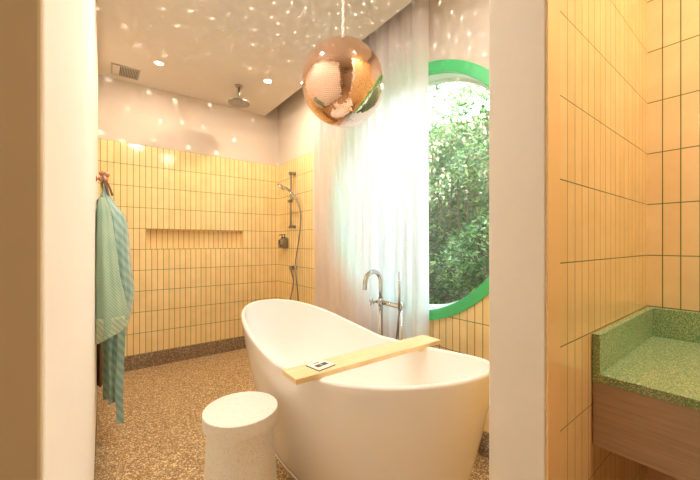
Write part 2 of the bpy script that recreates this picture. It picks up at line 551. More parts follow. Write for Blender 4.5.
# ceilings: main slab, and the raised top of the curtain slot
struct(box_obj('ceiling', (-1.42, CX, -1.92, YB, CZ, CZ+0.12), M_ceil))
struct(box_obj('ceiling_slot', (CX-0.02, XW, -1.92, YB, TOPZ-0.05, TOPZ+0.1), M_ceil))
struct(box_obj('roof', (-1.5, XW+WT+0.05, -1.98, YB+0.25, TOPZ+0.1, TOPZ+0.2), M_white))
struct(box_obj('ceiling_slot_side', (CX-0.06, CX-0.02, -1.92, YB, CZ+0.12, TOPZ), M_ceil))
# terrazzo skirting
struct(box_obj('baseboard_back', (XL, XW, YB-0.006, YB, 0, 0.14), M_base))
struct(box_obj('baseboard_right', (XW-0.006, XW, YV1, YB-0.006, 0, 0.14), M_base))
struct(box_obj('baseboard_left', (XL-0.01, -0.0195, 1.9, YB-0.006, 0, 0.10), M_base))

# ------------------------------------------------------------------ round window
def ring_obj(name, x0, x1, r0, r1, mat, parent=None, n=128, bevel=0.003):
    bm = bmesh.new()
    R = []
    for x, r in ((x0, r0), (x0, r1), (x1, r1), (x1, r0)):
        R.append([bm.verts.new((x, WY+r*math.cos(2*PI*i/n), WZ+r*math.sin(2*PI*i/n))) for i in range(n)])
    for a in range(4):
        A, B = R[a], R[(a+1) % 4]
        for i in range(n):
            bm.faces.new((A[i], A[(i+1) % n], B[(i+1) % n], B[i]))
    return bm_obj(name, bm, mat, parent, bevel=bevel)
win = link(bpy.data.objects.new('window_1', None)); win.location = (XW, WY, WZ-WR); tag(win, kind='structure')
ring_obj('window_frame', XW-0.012, XW+0.040, 0.802, 0.8595, M_frame, win)
M_mint = simple('mint_white_paint', (0.74, 0.84, 0.74), 0.5, noise=0.01)
ring_obj('reveal', XW+0.0405, XW+0.135, 0.803, 0.8595, M_mint, win)
ring_obj('architrave', XW-0.014, XW-0.0005, 0.803, 0.868, M_frame, win)
ring_obj('glazing_frame', XW+0.125, XW+0.165, 0.782, 0.8015, M_mint, win)
ring_obj('outer_reveal', XW+0.166, XW+0.2, 0.802, 0.859, M_white, win, bevel=0)
bm = bmesh.new()
for x in (XW+0.142, XW+0.148):
    bm.faces.new([bm.verts.new((x, WY+0.7815*math.cos(2*PI*i/96), WZ+0.7815*math.sin(2*PI*i/96))) for i in range(96)])
fs = list(bm.faces)
va, vb = list(fs[0].verts), list(fs[1].verts)
for i in range(96):
    bm.faces.new((va[i], va[(i+1) % 96], vb[(i+1) % 96], vb[i]))
bm_obj('glass_pane', bm, M_glass, win)

# ------------------------------------------------------------------ garden
struct(box_obj('garden_ground', (XW+WT, 6.0, -3.0, 8.0, -0.12, -0.02), M_ground))
NL = 62000
hx0, hx1 = 2.62, 3.05
def leaf_mesh():
    c = np.empty((NL, 3))
    c[:, 1] = rng.uniform(0.2, 5.0, NL)
    c[:, 2] = rng.uniform(0.0, 3.85, NL)
    # clumps: leaves gather around stems and puffs
    base = hx0 + 0.10*np.sin(c[:, 1]*7+np.sin(c[:, 2]*5)*1.3) + 0.07*np.sin(c[:, 2]*9+c[:, 1]*4)
    c[:, 0] = base + rng.exponential(0.13, NL)
    L = rng.uniform(0.035, 0.075, NL); W = L*rng.uniform(0.28, 0.42, NL)
    th = rng.uniform(0, 2*PI, NL); el = rng.uniform(-1.1, 0.5, NL)
    d = np.stack([np.cos(el)*np.cos(th), np.cos(el)*np.sin(th), np.sin(el)], 1)
    r = rng.normal(size=(NL, 3)); s = np.cross(d, r); s /= np.linalg.norm(s, axis=1)[:, None]
    nn = np.cross(s, d)
    v = np.empty((NL, 6, 3))
    Lc, Wc = L[:, None], W[:, None]
    v[:, 0] = c
    v[:, 1] = c + d*Lc*0.35 + s*Wc*0.5 + nn*Wc*0.15
    v[:, 2] = c + d*Lc*0.75 + s*Wc*0.35 + nn*Wc*0.10
    v[:, 3] = c + d*Lc - nn*Wc*0.15
    v[:, 4] = c + d*Lc*0.75 - s*Wc*0.35 + nn*Wc*0.10
    v[:, 5] = c + d*Lc*0.35 - s*Wc*0.5 + nn*Wc*0.15
    V = v.reshape(-1, 3)
    idx = np.arange(NL)*6
    faces = np.concatenate([np.stack([idx, idx+1, idx+2, idx+3], 1), np.stack([idx, idx+3, idx+4, idx+5], 1)])
    return V, faces
V, Fc = leaf_mesh()
hedge = empty('climbing_hedge', (2.8, 2.4, 0), 'tall leafy green hedge filling the view outside the round window', 'hedge')
o = mesh_obj('foliage', V.tolist(), Fc.tolist(), M_leaf, hedge)
o['kind'] = 'stuff'
bm = bmesh.new()
for i in range(60):
    y = -0.6 + 6.0*i/60 + random.uniform(-0.04, 0.04)
    x = random.uniform(2.72, 2.95)
    pts = [(x+random.uniform(-.02, .02), y+random.uniform(-.03, .03), z) for z in (-0.02, .6, 1.2, 1.8, 2.4, 3.0, 3.5)]
    add_tube(bm, smooth_path(pts, 3), random.uniform(0.006, 0.012), 6)
bm_obj('stems', bm, M_stem, hedge, smooth=True)
struct(box_obj('wall_garden', (3.25, 3.4, -1.2, 6.2, -0.05, 2.6), M_garden))

# ------------------------------------------------------------------ curtain
def curtain():
    root = empty('sheer_curtain', (1.64, 2.0, 0.0), 'tall sheer white pleated curtain drawn across most of the round window', 'curtain')
    ny, nz = 420, 60
    z0, z1 = 0.02, 2.985
    rr = random.Random(3)
    ph = [rr.uniform(0, 6.28) for _ in range(6)]
    verts, faces = [], []
    for j in range(nz+1):
        tz = j/nz
        z = z0 + (z1-z0)*tz
        for i in range(ny+1):
            t = i/ny
            s = t*27*PI + 1.3*math.sin(t*9+ph[0]) + 0.8*math.sin(t*23+ph[1])
            amp = 0.040*(0.75+0.35*math.sin(t*13+ph[2])) * (1.0 - 0.15*tz)
            x = 1.645 + amp*math.sin(s) + 0.010*math.sin(s*2+ph[3]+0.6*tz)
            y = 1.368 + 1.385*t + 0.010*math.cos(s) + 0.012*math.sin(z*1.7+t*5)*(1-tz) - 0.012*(1-tz)*(1-t)
            x += 0.006*math.sin(z*2.2+t*20)
            verts.append((min(x, 1.702), y, z))
    for j in range(nz):
        for i in range(ny):
            a = j*(ny+1)+i
            faces.append((a, a+1, a+ny+2, a+ny+1))
    mesh_obj('drape', verts, faces, M_curtain, root, smooth=True)
    box_obj('track', (1.63, 1.66, 1.0, 3.66, 2.987, 3.0), M_white, root)
curtain()

# ------------------------------------------------------------------ bathtub
TCX, TCY, TROT = 1.028, 1.482, 0.072
def rimz(y):
    ly = y-TCY
    t = min(1, max(0, (ly-0.02)/0.847))
    t2 = min(1, max(0, (0.02-ly)/0.887))
    return 0.6265 + 0.1487*(0.49*t*t*(3-2*t)+0.51*t**0.8) + 0.118*t2*t2
def sup(a, ex):
    c, s = math.cos(a), math.sin(a)
    return math.copysign(abs(c)**(2/ex), c), math.copysign(abs(s)**(2/ex), s)
def tub():
    root = empty('bathtub', (TCX, TCY, 0), 'freestanding white slipper bathtub with one raised end', 'bathtub')
    n = 128
    A0, B0 = 0.367, 0.867        # rim half width and half length
    A1, B1 = 0.235, 0.665       # base
    y_base = TCY - 0.02
    verts, faces = [], []
    prof = []
    # outer wall, base to rim
    for k in range(0, 25):
        s = k/24
        g = 0.62*s + 0.38*math.sin(s*PI/2)
        prof.append(('o', s, g))
    for k in range(1, 8):
        prof.append(('lip', k/8, 0))
    for k in range(0, 21):
        prof.append(('i', k/20, 0))
    th = 0.024
    for kind, s, g in prof:
        for i in range(n):
            a = 2*PI*i/n
            cx, cy = sup(a, 2.18)
            yr = TCY + B0*cy
            zr = rimz(yr)
            if kind == 'o':
                ax = A1 + (A0-A1)*g; by = B1 + (B0-B1)*g; yc = y_base + (TCY-y_base)*g
                z = s*(zr-0.012)
                x, y = TCX+ax*cx, yc+by*cy
            elif kind == 'lip':
                q = s*PI
                off = th/2 - th/2*math.cos(q)
                z = zr-0.012 + 0.012*math.sin(q)
                x, y = TCX+(A0-off)*cx, TCY+(B0-off)*cy
            else:
                q = s
                e = 1-(1-q)**1.0
                depth = zr-0.012-0.15
                # steep wall turning into a rounded floor
                ang = q*PI/2
                zz = zr-0.012 - depth*math.sin(ang)**0.9
                rad = math.cos(ang)**0.55 if q < 1 else 0.0
                fw = 0.5+0.5*rad if q < 0.999 else 0.5
                sc_ = rad*0.42+0.58*(1-q)**0.35 if q < 1 else 0.0
                sc_ = max(sc_, 0.0)
                x, y = TCX+(A0-th)*cx*sc_, TCY+(B0-th)*cy*sc_
                z = zz
            px, py = x-TCX, y-TCY
            cr, sr = math.cos(TROT), math.sin(TROT)
            verts.append((TCX+cr*px-sr*py, TCY+sr*px+cr*py, z))
    m = len(prof)
    for j in range(m-1):
        for i in range(n):
            faces.append((j*n+i, j*n+(i+1) % n, (j+1)*n+(i+1) % n, (j+1)*n+i))
    faces.append([i for i in range(n)][::-1])
    bm = bmesh.new()
    bv = [bm.verts.new(v) for v in verts]
    for f in faces:
        try: bm.faces.new([bv[i] for i in f])
        except ValueError: pass
    bmesh.ops.remove_doubles(bm, verts=bm.verts, dist=1e-4)
    bm_obj('tub_body', bm, M_tub, root, smooth=True)
    bm = bmesh.new()
    add_lathe(bm, [(0.0, 0), (0.03, 0.0), (0.032, 0.003), (0.024, 0.006), (0.001, 0.007)], (TCX, TCY-0.05, 0.151), 24, close=False)
    bm_obj('drain', bm, M_chrome, root, smooth=True)
    # light bead of sealant round the foot
    bm = bmesh.new()
    pts = []
    for i in range(97):
        cx, cy = sup(2*PI*i/96, 2.18)
        px, py = (A1+0.004)*cx, y_base-TCY+(B1+0.004)*cy
        pts.append((TCX+math.cos(TROT)*px-math.sin(TROT)*py, TCY+math.sin(TROT)*px+math.cos(TROT)*py, 0.004))
    add_tube(bm, pts, 0.005, 8, cap=False)
    bm_obj('sealant_bead', bm, M_white, root, smooth=True)
tub()

# bath board lying across the rim
board = empty('bath_board', (1.048, 1.198, 0.634), 'pale wooden board laid across the bathtub rim', 'bath board')
bm = bmesh.new()
def rot_box(bm, cx, cy, hx, hy, z0, z1, ang):
    vs = box(bm, -hx, hx, -hy, hy, z0, z1)
    c, s = math.cos(ang), math.sin(ang)
    for v in vs:
        x, y = v.co.x, v.co.y
        v.co.x, v.co.y = cx+c*x-s*y, cy+s*x+c*y
BA = math.radians(-0.7)
rot_box(bm, 1.048, 1.198, 0.442, 0.063, 0.6455, 0.668, BA)
bm_obj('plank', bm, M_wood_b, board, bevel=0.002)
for dx in (-0.33, 0.30):
    bm = bmesh.new()
    rot_box(bm, 1.048+dx*math.cos(BA), 1.198+dx*math.sin(BA), 0.012, 0.05, 0.628, 0.6455, BA)
    bm_obj('cleat', bm, M_wood_b, board, bevel=0.001)

card = empty('printed_card', (0.762, 1.207, 0.668), 'small white card with two black squares on the wooden bath board', 'card')
CA = math.radians(10)
def cardbox(x0, x1, y0, y1, z0, z1):
    bm = bmesh.new()
    hx, hy = (x1-x0)/2, (y1-y0)/2
    lx, ly = (x0+x1)/2, (y0+y1)/2
    c, s = math.cos(CA), math.sin(CA)
    rot_box(bm, 0.758+c*lx-s*ly, 1.205+s*lx+c*ly, hx, hy, z0, z1, CA)
    return bm
bm_obj('card_base', cardbox(-0.047, 0.047, -0.043, 0.043, 0.6683, 0.6713), M_ink, card)
bm_obj('card_face', cardbox(-0.046, 0.046, -0.042, 0.043, 0.6713, 0.674), M_card, card)
for q in (-0.0165, 0.0165):
    s_ = bm_obj('black_square', cardbox(q-0.0145, q+0.0145, -0.018, 0.008, 0.674, 0.6745), M_ink, card)
bm_obj('caption_line', cardbox(-0.014, 0.014, 0.024, 0.030, 0.674, 0.6744), M_ink, card)

# ------------------------------------------------------------------ stool
st = empty('terrazzo_stool', (0.488, 1.427, 0), 'round white terrazzo drum stool standing beside the bathtub', 'stool')
bm = bmesh.new()
add_lathe(bm, [(0.158, 0.0), (0.161, 0.01), (0.156, 0.10), (0.149, 0.22), (0.143, 0.33), (0.138, 0.424)], (0.488, 1.427, 0), 64)
bm_obj('stool_base', bm, M_stool, st, smooth=True).modifiers.new('es', 'EDGE_SPLIT').split_angle = math.radians(25)
bm = bmesh.new()
add_lathe(bm, [(0.150, 0.424), (0.1565, 0.426), (0.1565, 0.478), (0.1550, 0.481)], (0.488, 1.427, 0), 64)
bm_obj('stool_top', bm, M_stool, st, smooth=True).modifiers.new('es', 'EDGE_SPLIT').split_angle = math.radians(25)

# ------------------------------------------------------------------ mirror ball
BC, BR = Vector((1.031, 1.415, 2.052)), 0.219
ball = empty('mirror_ball', (BC.x, BC.y, BC.z-BR), 'rose copper mirror ball hung from the ceiling over the bathtub', 'mirror ball')
bm = bmesh.new()
bmesh.ops.create_uvsphere(bm, u_segments=64, v_segments=32, radius=BR-0.003, matrix=Matrix.Translation(BC))
core = bm_obj('ball_core', bm, M_ballcore, ball, smooth=True)
verts, faces = [], []
ts = 0.0088
rows = int(PI*BR/ts)
tilt = Matrix.Rotation(math.radians(3), 3, 'X') @ Matrix.Rotation(math.radians(4), 3, 'Y')
for r_ in range(1, rows):
    la = -PI/2 + PI*(r_+0.0)/rows
    nn_ = max(6, int(2*PI*BR*math.cos(la)/ts))
    for c_ in range(nn_):
        lo = 2*PI*(c_+0.5*(r_ % 2))/nn_
        nrm = tilt @ Vector((math.cos(la)*math.cos(lo), math.cos(la)*math.sin(lo), math.sin(la)))
        e = tilt @ Vector((-math.sin(lo), math.cos(lo), 0)); nup = nrm.cross(e)
        tn = (nrm + e*random.gauss(0, 0.015) + nup*random.gauss(0, 0.015)).normalized()
        e = (e - tn*e.dot(tn)).normalized(); nup = tn.cross(e)
        h = ts*0.445
        b0 = len(verts)
        c = BC + nrm*(BR)
        verts += [c-e*h-nup*h, c+e*h-nup*h, c+e*h+nup*h, c-e*h+nup*h]
        faces.append((b0, b0+1, b0+2, b0+3))
tiles = mesh_obj('mirror_tiles', verts, faces, M_copper, ball)
tiles['kind'] = 'stuff'
bm = bmesh.new()
add_lathe(bm, [(0.030, BR-0.006), (0.030, BR+0.004), (0.022, BR+0.010), (0.006, BR+0.012)], BC, 24)
bm_obj('cap', bm, M_chrome, ball, smooth=True)
bm = bmesh.new()
z = BC.z+BR+0.008
k = 0
while z < CZ-0.02:
    pts = []
    for i in range(17):
        a = 2*PI*i/16
        dx = 0.0065*math.cos(a); dz = 0.014*math.sin(a)
        pts.append((BC.x+(dx if k % 2 else 0), BC.y+(0 if k % 2 else dx), z+0.013+dz))
    add_tube(bm, pts, 0.0022, 8, cap=False)
    z += 0.0225; k += 1
bm_obj('chain', bm, M_white, ball, smooth=True)
bm = bmesh.new()
add_lathe(bm, [(0.028, 0), (0.028, -0.006), (0.010, -0.014), (0.003, -0.02)], (BC.x, BC.y, CZ), 24)
bm_obj('ceiling_rose', bm, M_chrome, ball, smooth=True)

# dotted point light added inside the ball, standing in for specks off its facets
gl = bpy.data.lights.new('mirror_ball_speck_gobo', 'POINT')
gl.energy = GOBO_POWER
gl.color = (1, 0.93, 0.82)
gl.shadow_soft_size = 0.0
gl.use_nodes = True
nt = gl.node_tree
em = nt.nodes['Emission']
tc = nt.nodes.new('ShaderNodeTexCoord')
def M(op, a, b=None, c=None):
    nd = nt.nodes.new('ShaderNodeMath'); nd.operation = op
    for i_, v_ in enumerate((a, b, c)):
        if v_ is None: continue
        if isinstance(v_, (int, float)): nd.inputs[i_].default_value = v_
        else: nt.links.new(v_, nd.inputs[i_])
    return nd.outputs[0]
sx = nt.nodes.new('ShaderNodeSeparateXYZ'); nt.links.new(tc.outputs['Normal'], sx.inputs[0])
DL = 0.105
th_ = M('DIVIDE', M('ARCCOSINE', sx.outputs[2]), DL)
row = M('FLOOR', th_)
cnt = M('ROUND', M('MULTIPLY', M('SINE', M('MULTIPLY', M('ADD', row, 0.5), DL)), 2*PI/DL))
ph_ = M('ADD', M('MULTIPLY', M('ADD', M('DIVIDE', M('ARCTAN2', sx.outputs[1], sx.outputs[0]), 2*PI), 0.5), cnt), M('MULTIPLY', row, 0.37))
colm = M('FLOOR', ph_)
cx_ = nt.nodes.new('ShaderNodeCombineXYZ'); nt.links.new(row, cx_.inputs[0]); nt.links.new(colm, cx_.inputs[1])
wnz = nt.nodes.new('ShaderNodeTexWhiteNoise'); wnz.noise_dimensions = '2D'; nt.links.new(cx_.outputs[0], wnz.inputs['Vector'])
sc3 = nt.nodes.new('ShaderNodeSeparateColor'); nt.links.new(wnz.outputs['Color'], sc3.inputs[0])
fx = M('SUBTRACT', M('SUBTRACT', ph_, colm), M('MULTIPLY_ADD', sc3.outputs[0], 0.5, 0.25))
fy = M('SUBTRACT', M('SUBTRACT', th_, row), M('MULTIPLY_ADD', sc3.outputs[1], 0.5, 0.25))
dd = M('SQRT', M('ADD', M('MULTIPLY', fx, fx), M('MULTIPLY', fy, fy)))
mr = nt.nodes.new('ShaderNodeMapRange'); mr.interpolation_type = 'SMOOTHSTEP'
mr.inputs['From Min'].default_value = 0.04; mr.inputs['From Max'].default_value = 0.125
mr.inputs['To Min'].default_value = 1.0; mr.inputs['To Max'].default_value = 0.0
nt.links.new(dd, mr.inputs[0])
# dots cut off below the ball's middle, keeping them off the tiles
up = M('GREATER_THAN', sx.outputs[2], 0.02)
lf = nt.nodes.new('ShaderNodeLightFalloff'); lf.inputs['Strength'].default_value = 1.0; lf.inputs['Smooth'].default_value = 0.0
nt.links.new(M('MULTIPLY', M('MULTIPLY', M('MULTIPLY', mr.outputs[0], M('MULTIPLY_ADD', sc3.outputs[2], 0.8, 0.3)), up), lf.outputs['Linear']), em.inputs['Strength'])
go = link(bpy.data.objects.new('mirror_ball_speck_gobo', gl))
go.location = BC
bl = bpy.data.collections.new('blockers')
for o in bpy.data.objects:
    if o.type == 'MESH' and o.parent is not ball:
        bl.objects.link(o)
go.light_linking.blocker_collection = bl

# ------------------------------------------------------------------ ceiling lamps and added fill
def downlight_fixture(x, y, mat, label):
    r = empty('ceiling_downlight', (x, y, CZ), label, 'ceiling light', 'recessed ceiling downlights')
    bm = bmesh.new()
    add_lathe(bm, [(0.030, 0.0), (0.030, -0.004), (0.040, -0.005), (0.043, -0.002), (0.044, 0.0)], (x, y, CZ), 32, close=False)
    bm_obj('trim_ring', bm, M_white, r, smooth=True)
    bm = bmesh.new()
    add_lathe(bm, [(0.0295, -0.0035), (0.0295, -0.001)], (x, y, CZ), 32)
    bm_obj('lens', bm, mat, r)
    return r
labels = ['glowing round ceiling downlight nearest the curtain slot, right of the rain shower head',
          'small round ceiling downlight between the air vent and the rain shower head']
for k, (x, y, p, c, sprd) in enumerate(DOWN_AND_FILL_LAMPS):
    if k < 2:
        downlight_fixture(x, y, M_lamp if k == 0 else M_lamp2, labels[k])
    ld = bpy.data.lights.new('down_and_fill_lamp', 'AREA')
    ld.shape = 'DISK'; ld.size = 0.055; ld.energy = p; ld.color = c; ld.spread = math.radians(sprd)
    lo = link(bpy.data.objects.new('down_and_fill_lamp', ld))
    lo.location = (x, y, CZ-0.008)

# ------------------------------------------------------------------ air vent
vent = empty('air_vent', (0.172, 3.487, CZ), 'rectangular metal air vent in the ceiling above the shower', 'air vent')
vx0, vx1, vy0, vy1 = 0.068, 0.275, 3.385, 3.592
bm = bmesh.new()
fw = 0.012
box(bm, vx0, vx1, vy0, vy0+fw, CZ-0.008, CZ); box(bm, vx0, vx1, vy1-fw, vy1, CZ-0.008, CZ)
box(bm, vx0, vx0+fw, vy0+fw, vy1-fw, CZ-0.008, CZ); box(bm, vx1-fw, vx1, vy0+fw, vy1-fw, CZ-0.008, CZ)
bm_obj('vent_frame', bm, M_grille, vent)
box_obj('blank_plate', (vx0+fw, vx0+0.062, vy0+fw, vy1-fw, CZ-0.006, CZ), M_plaster, vent)
box_obj('duct', (vx0+0.062, vx1-fw, vy0+fw, vy1-fw, CZ-0.0015, CZ-0.0005), M_dark, vent)
bm = bmesh.new()
for i in range(11):
    x = vx0+0.070+i*0.0115
    box(bm, x, x+0.006, vy0+fw, vy1-fw, CZ-0.0065, CZ-0.002)
bm_obj('grille', bm, M_grille, vent)

# ------------------------------------------------------------------ rain shower head
rs = empty('rain_shower_head', (1.056, 3.147, CZ), 'round chrome rain shower head on a short ceiling arm', 'shower head')
bm = bmesh.new()
add_lathe(bm, [(0.036, 0), (0.036, -0.008), (0.030, -0.012), (0.011, -0.013)], (1.056, 3.147, CZ), 28)
bm_obj('flange', bm, M_hose, rs, smooth=True)
bm = bmesh.new(); add_tube(bm, [(1.056, 3.147, CZ-0.01), (1.056, 3.147, 2.575)], 0.010)
bm_obj('arm', bm, M_hose, rs, smooth=True)
bm = bmesh.new()
add_lathe(bm, [(0.012, 0.035), (0.020, 0.030), (0.060, 0.022), (0.095, 0.012), (0.103, 0.002), (0.101, -0.004), (0.090, -0.006)], (1.056, 3.147, 2.545), 40)
bm_obj('head', bm, M_hose, rs, smooth=True)
bm = bmesh.new()
for rr_, cnt in ((0.02, 6), (0.045, 12), (0.07, 20), (0.088, 26)):
    for i in range(cnt):
        a = 2*PI*i/cnt
        add_lathe(bm, [(0.003, 0), (0.002, -0.004)], (1.056+rr_*math.cos(a), 3.147+rr_*math.sin(a), 2.539), 6)
noz = bm_obj('nozzles', bm, M_dark, rs)

# ------------------------------------------------------------------ shower set on the wall
RX, RY = 1.665, 3.26
ss = empty('shower_set', (1.72, RY, 0.9), 'chrome shower rail with hand shower and hose on the yellow tiled wall', 'shower')
bm = bmesh.new(); add_tube(bm, [(RX, RY, 1.36), (RX, RY, 1.985)], 0.0085, 14)
bm_obj('rail', bm, M_hose, ss, smooth=True)
for z in (1.375, 1.965):
    bm = bmesh.new()
    box(bm, RX-0.018, XW, RY-0.020, RY+0.020, z-0.012, z+0.020)
    box(bm, RX-0.018, RX+0.014, RY-0.045, RY+0.030, z-0.008, z+0.012)
    bm_obj('rail_bracket', bm, M_hose, ss, bevel=0.004)
bm = bmesh.new()
box(bm, RX-0.03, RX+0.016, RY-0.018, RY+0.022, 1.645, 1.675)
add_tube(bm, [(RX-0.005, RY, 1.66), (1.652, 3.20, 1.682), (1.648, 3.155, 1.70)], 0.012)
bm_obj('slider', bm, M_hose, ss, bevel=0.003)
hs = bm = bmesh.new()
hp = smooth_path([(1.672, 3.088, 1.594), (1.665, 3.13, 1.661), (1.645, 3.16, 1.711), (1.625, 3.203, 1.757), (1.61, 3.268, 1.797), (1.603, 3.33, 1.822)], 6)
add_tube(bm, hp, [0.012+0.007*i/(len(hp)-1) for i in range(len(hp))], 14)
hand = bm_obj('hand_shower', bm, M_chrome, ss, smooth=True)
bm = bmesh.new()
R3 = Matrix.Translation((1.598, 3.372, 1.826)) @ Matrix.Rotation(math.radians(35), 4, 'Y') @ Matrix.Rotation(math.radians(25), 4, 'X')
add_lathe(bm, [(0.012, 0.030), (0.035, 0.022), (0.050, 0.008), (0.052, -0.006), (0.046, -0.012)], (0, 0, 0), 32)
bm.transform(R3)
bm_obj('spray_head', bm, M_chrome, hand, smooth=True)
bm = bmesh.new()
box(bm, RX-0.012, XW, RY-0.040, RY+0.028, 0.905, 0.952)
add_tube(bm, [(RX-0.005, RY-0.02, 0.91), (RX-0.005, RY-0.02, 0.88)], 0.011)
bm_obj('wall_outlet', bm, M_hose, ss, bevel=0.004)
bm = bmesh.new()
hose = smooth_path([(1.672, 3.088, 1.594), (1.69, 3.088, 1.51), (1.695, 3.101, 1.383), (1.69, 3.143, 1.18), (1.68, 3.181, 0.995), (1.64, 3.10, 0.863), (1.65, 3.08, 0.705), (1.66, 3.088, 0.545), (1.66, 3.13, 0.45),
    (1.66, 3.22, 0.44), (1.66, 3.272, 0.517), (1.66, 3.248, 0.619), (1.68, 3.228, 0.773), (1.662, 3.24, 0.885)], 8)
add_tube(bm, hose, 0.0072, 10)
bm_obj('hose', bm, M_hose, ss, smooth=True)

# soap dispenser rack
dp = empty('soap_dispenser_holder', (XW, 3.495, 1.14), 'dark metal holder with two pump bottles on the tiled shower wall', 'soap dispenser')
dx0, dx1, dy0, dy1 = 1.655, XW, 3.43, 3.56
bm = bmesh.new()
box(bm, dx0, dx1, dy0, dy1, 1.142, 1.150); box(bm, XW-0.005, XW, dy0, dy1, 1.15, 1.265)
box(bm, dx0, dx0+0.004, dy0, dy1, 1.15, 1.185); box(bm, dx0, dx1, dy0, dy0+0.004, 1.15, 1.24); box(bm, dx0, dx1, dy1-0.004, dy1, 1.15, 1.24)
bm_obj('holder', bm, simple('dark_metal', (0.34, 0.30, 0.25), 0.35, 0.9), dp)
M_bottle = simple('bottle_glass', (0.26, 0.22, 0.17), 0.2)
for y in (3.465, 3.525):
    bm = bmesh.new()
    add_lathe(bm, [(0.026, 0), (0.028, 0.004), (0.028, 0.085), (0.022, 0.097), (0.010, 0.103), (0.010, 0.110)], (1.687, y, 1.151), 24)
    bt = bm_obj('bottle', bm, M_bottle, dp, smooth=True)
    bm = bmesh.new()
    add_lathe(bm, [(0.012, 0), (0.012, 0.014), (0.004, 0.016), (0.004, 0.034), (0.010, 0.035), (0.010, 0.044)], (1.687, y, 1.258), 16)
    add_tube(bm, [(1.687, y, 1.297), (1.657, y, 1.295), (1.648, y, 1.288)], 0.004, 8)
    bm_obj('pump', bm, M_dark, bt, smooth=True)
bm = bmesh.new(); box(bm, 1.6525, 1.6545, 3.475, 3.51, 1.16, 1.18)
bm_obj('holder_label', bm, M_ink, dp)

# ------------------------------------------------------------------ bath filler tap
fa = empty('bath_filler_tap', (1.565, 1.60, 0), 'tall chrome floor standing bath tap between bathtub and curtain', 'tap')
FX, FY1, FY2 = 1.565, 1.697, 1.508
bm = bmesh.new()
sp_ = [(FX, FY1, 0.80), (FX, FY1, 0.93)]
for i in range(1, 15):
    a = PI*i/15*1.05
    sp_.append((FX-0.072+0.072*math.cos(a), FY1, 0.925+0.078*math.sin(a)))
sp_.append((FX-0.148, FY1, 0.885))
add_tube(bm, sp_, 0.0155, 16)
bm_obj('spout', bm, M_chrome, fa, smooth=True)
bm = bmesh.new()
add_tube(bm, [(FX, FY1, 0.0), (FX, FY1, 0.80)], 0.0155, 16)
add_lathe(bm, [(0.045, 0), (0.045, 0.008), (0.016, 0.014)], (FX, FY1, 0), 28)
bm_obj('riser', bm, M_chrome, fa, smooth=True)
bm = bmesh.new()
add_tube(bm, [(FX, FY2, 0.0), (FX, FY2, 0.80)], 0.0155, 16)
add_lathe(bm, [(0.045, 0), (0.045, 0.008), (0.016, 0.014)], (FX, FY2, 0), 28)
bm_obj('riser', bm, M_chrome, fa, smooth=True)
bm = bmesh.new()
add_tube(bm, [(FX, FY1+0.03, 0.785), (FX, FY2-0.02, 0.785)], 0.017, 18)
add_tube(bm, [(FX, FY1, 0.765), (FX, FY1, 0.815)], 0.020, 18)
add_tube(bm, [(FX, FY2, 0.765), (FX, FY2, 0.815)], 0.018, 18)
bm_obj('mixer_body', bm, M_chrome, fa, smooth=True)
for (hx, hy, dx_, dy_) in ((FX-0.055, FY1+0.035, -0.05, 0.02), (FX-0.03, FY1-0.02, -0.045, -0.01)):
    bm = bmesh.new()
    add_tube(bm, [(FX, hy, 0.785), (hx, hy, 0.787)], 0.009, 12)
    for q in range(2):
        a = q*PI/2 + 0.4
        add_tube(bm, [(hx, hy-0.026*math.cos(a), 0.787-0.026*math.sin(a)), (hx, hy+0.026*math.cos(a), 0.787+0.026*math.sin(a))], 0.0045, 8)
    add_sphere(bm, (hx-0.004, hy, 0.787), 0.009, 12)
    bm_obj('cross_handle', bm, M_chrome, fa, smooth=True)
bm = bmesh.new()
add_tube(bm, [(FX-0.022, FY2-0.012, 0.77), (FX-0.022, FY2-0.012, 1.015)], [0.010, 0.0065], 12)
wand = bm_obj('hand_shower', bm, M_chrome, fa, smooth=True)
bm = bmesh.new()
add_tube(bm, smooth_path([(FX-0.022, FY2-0.012, 0.77), (FX-0.02, FY2+0.012, 0.60), (FX-0.016, FY2+0.05, 0.42), (FX-0.014, (FY1+FY2)/2, 0.33), (FX-0.016, FY1-0.055, 0.42), (FX-0.018, FY1-0.03, 0.6), (FX-0.004, FY1-0.015, 0.77)], 8), 0.0065, 10)
bm_obj('hose', bm, M_hose, fa, smooth=True)

# ------------------------------------------------------------------ robe on its hook
HY = 2.50
hk = empty('coat_hook', (XL, HY, 1.60), 'copper knobbed coat hook on the left wall above the robe', 'hook')
bm = bmesh.new()
add_lathe(bm, [(0.018, 0), (0.018, 0.006), (0.007, 0.009), (0.006, 0.04)], (XL, HY, 1.59), 20, axis='X')
for (px, py, pz, r_) in ((0.008, 0.0, 1.624, 0.015), (0.030, -0.005, 1.618, 0.018), (0.026, 0.0, 1.588, 0.017), (0.004, 0.0, 1.590, 0.014), (0.020, -0.012, 1.604, 0.013)):
    add_sphere(bm, (px-0.004, HY+py, pz), r_, 18)
bm_obj('knobs', bm, M_copper_h, hk, smooth=True)

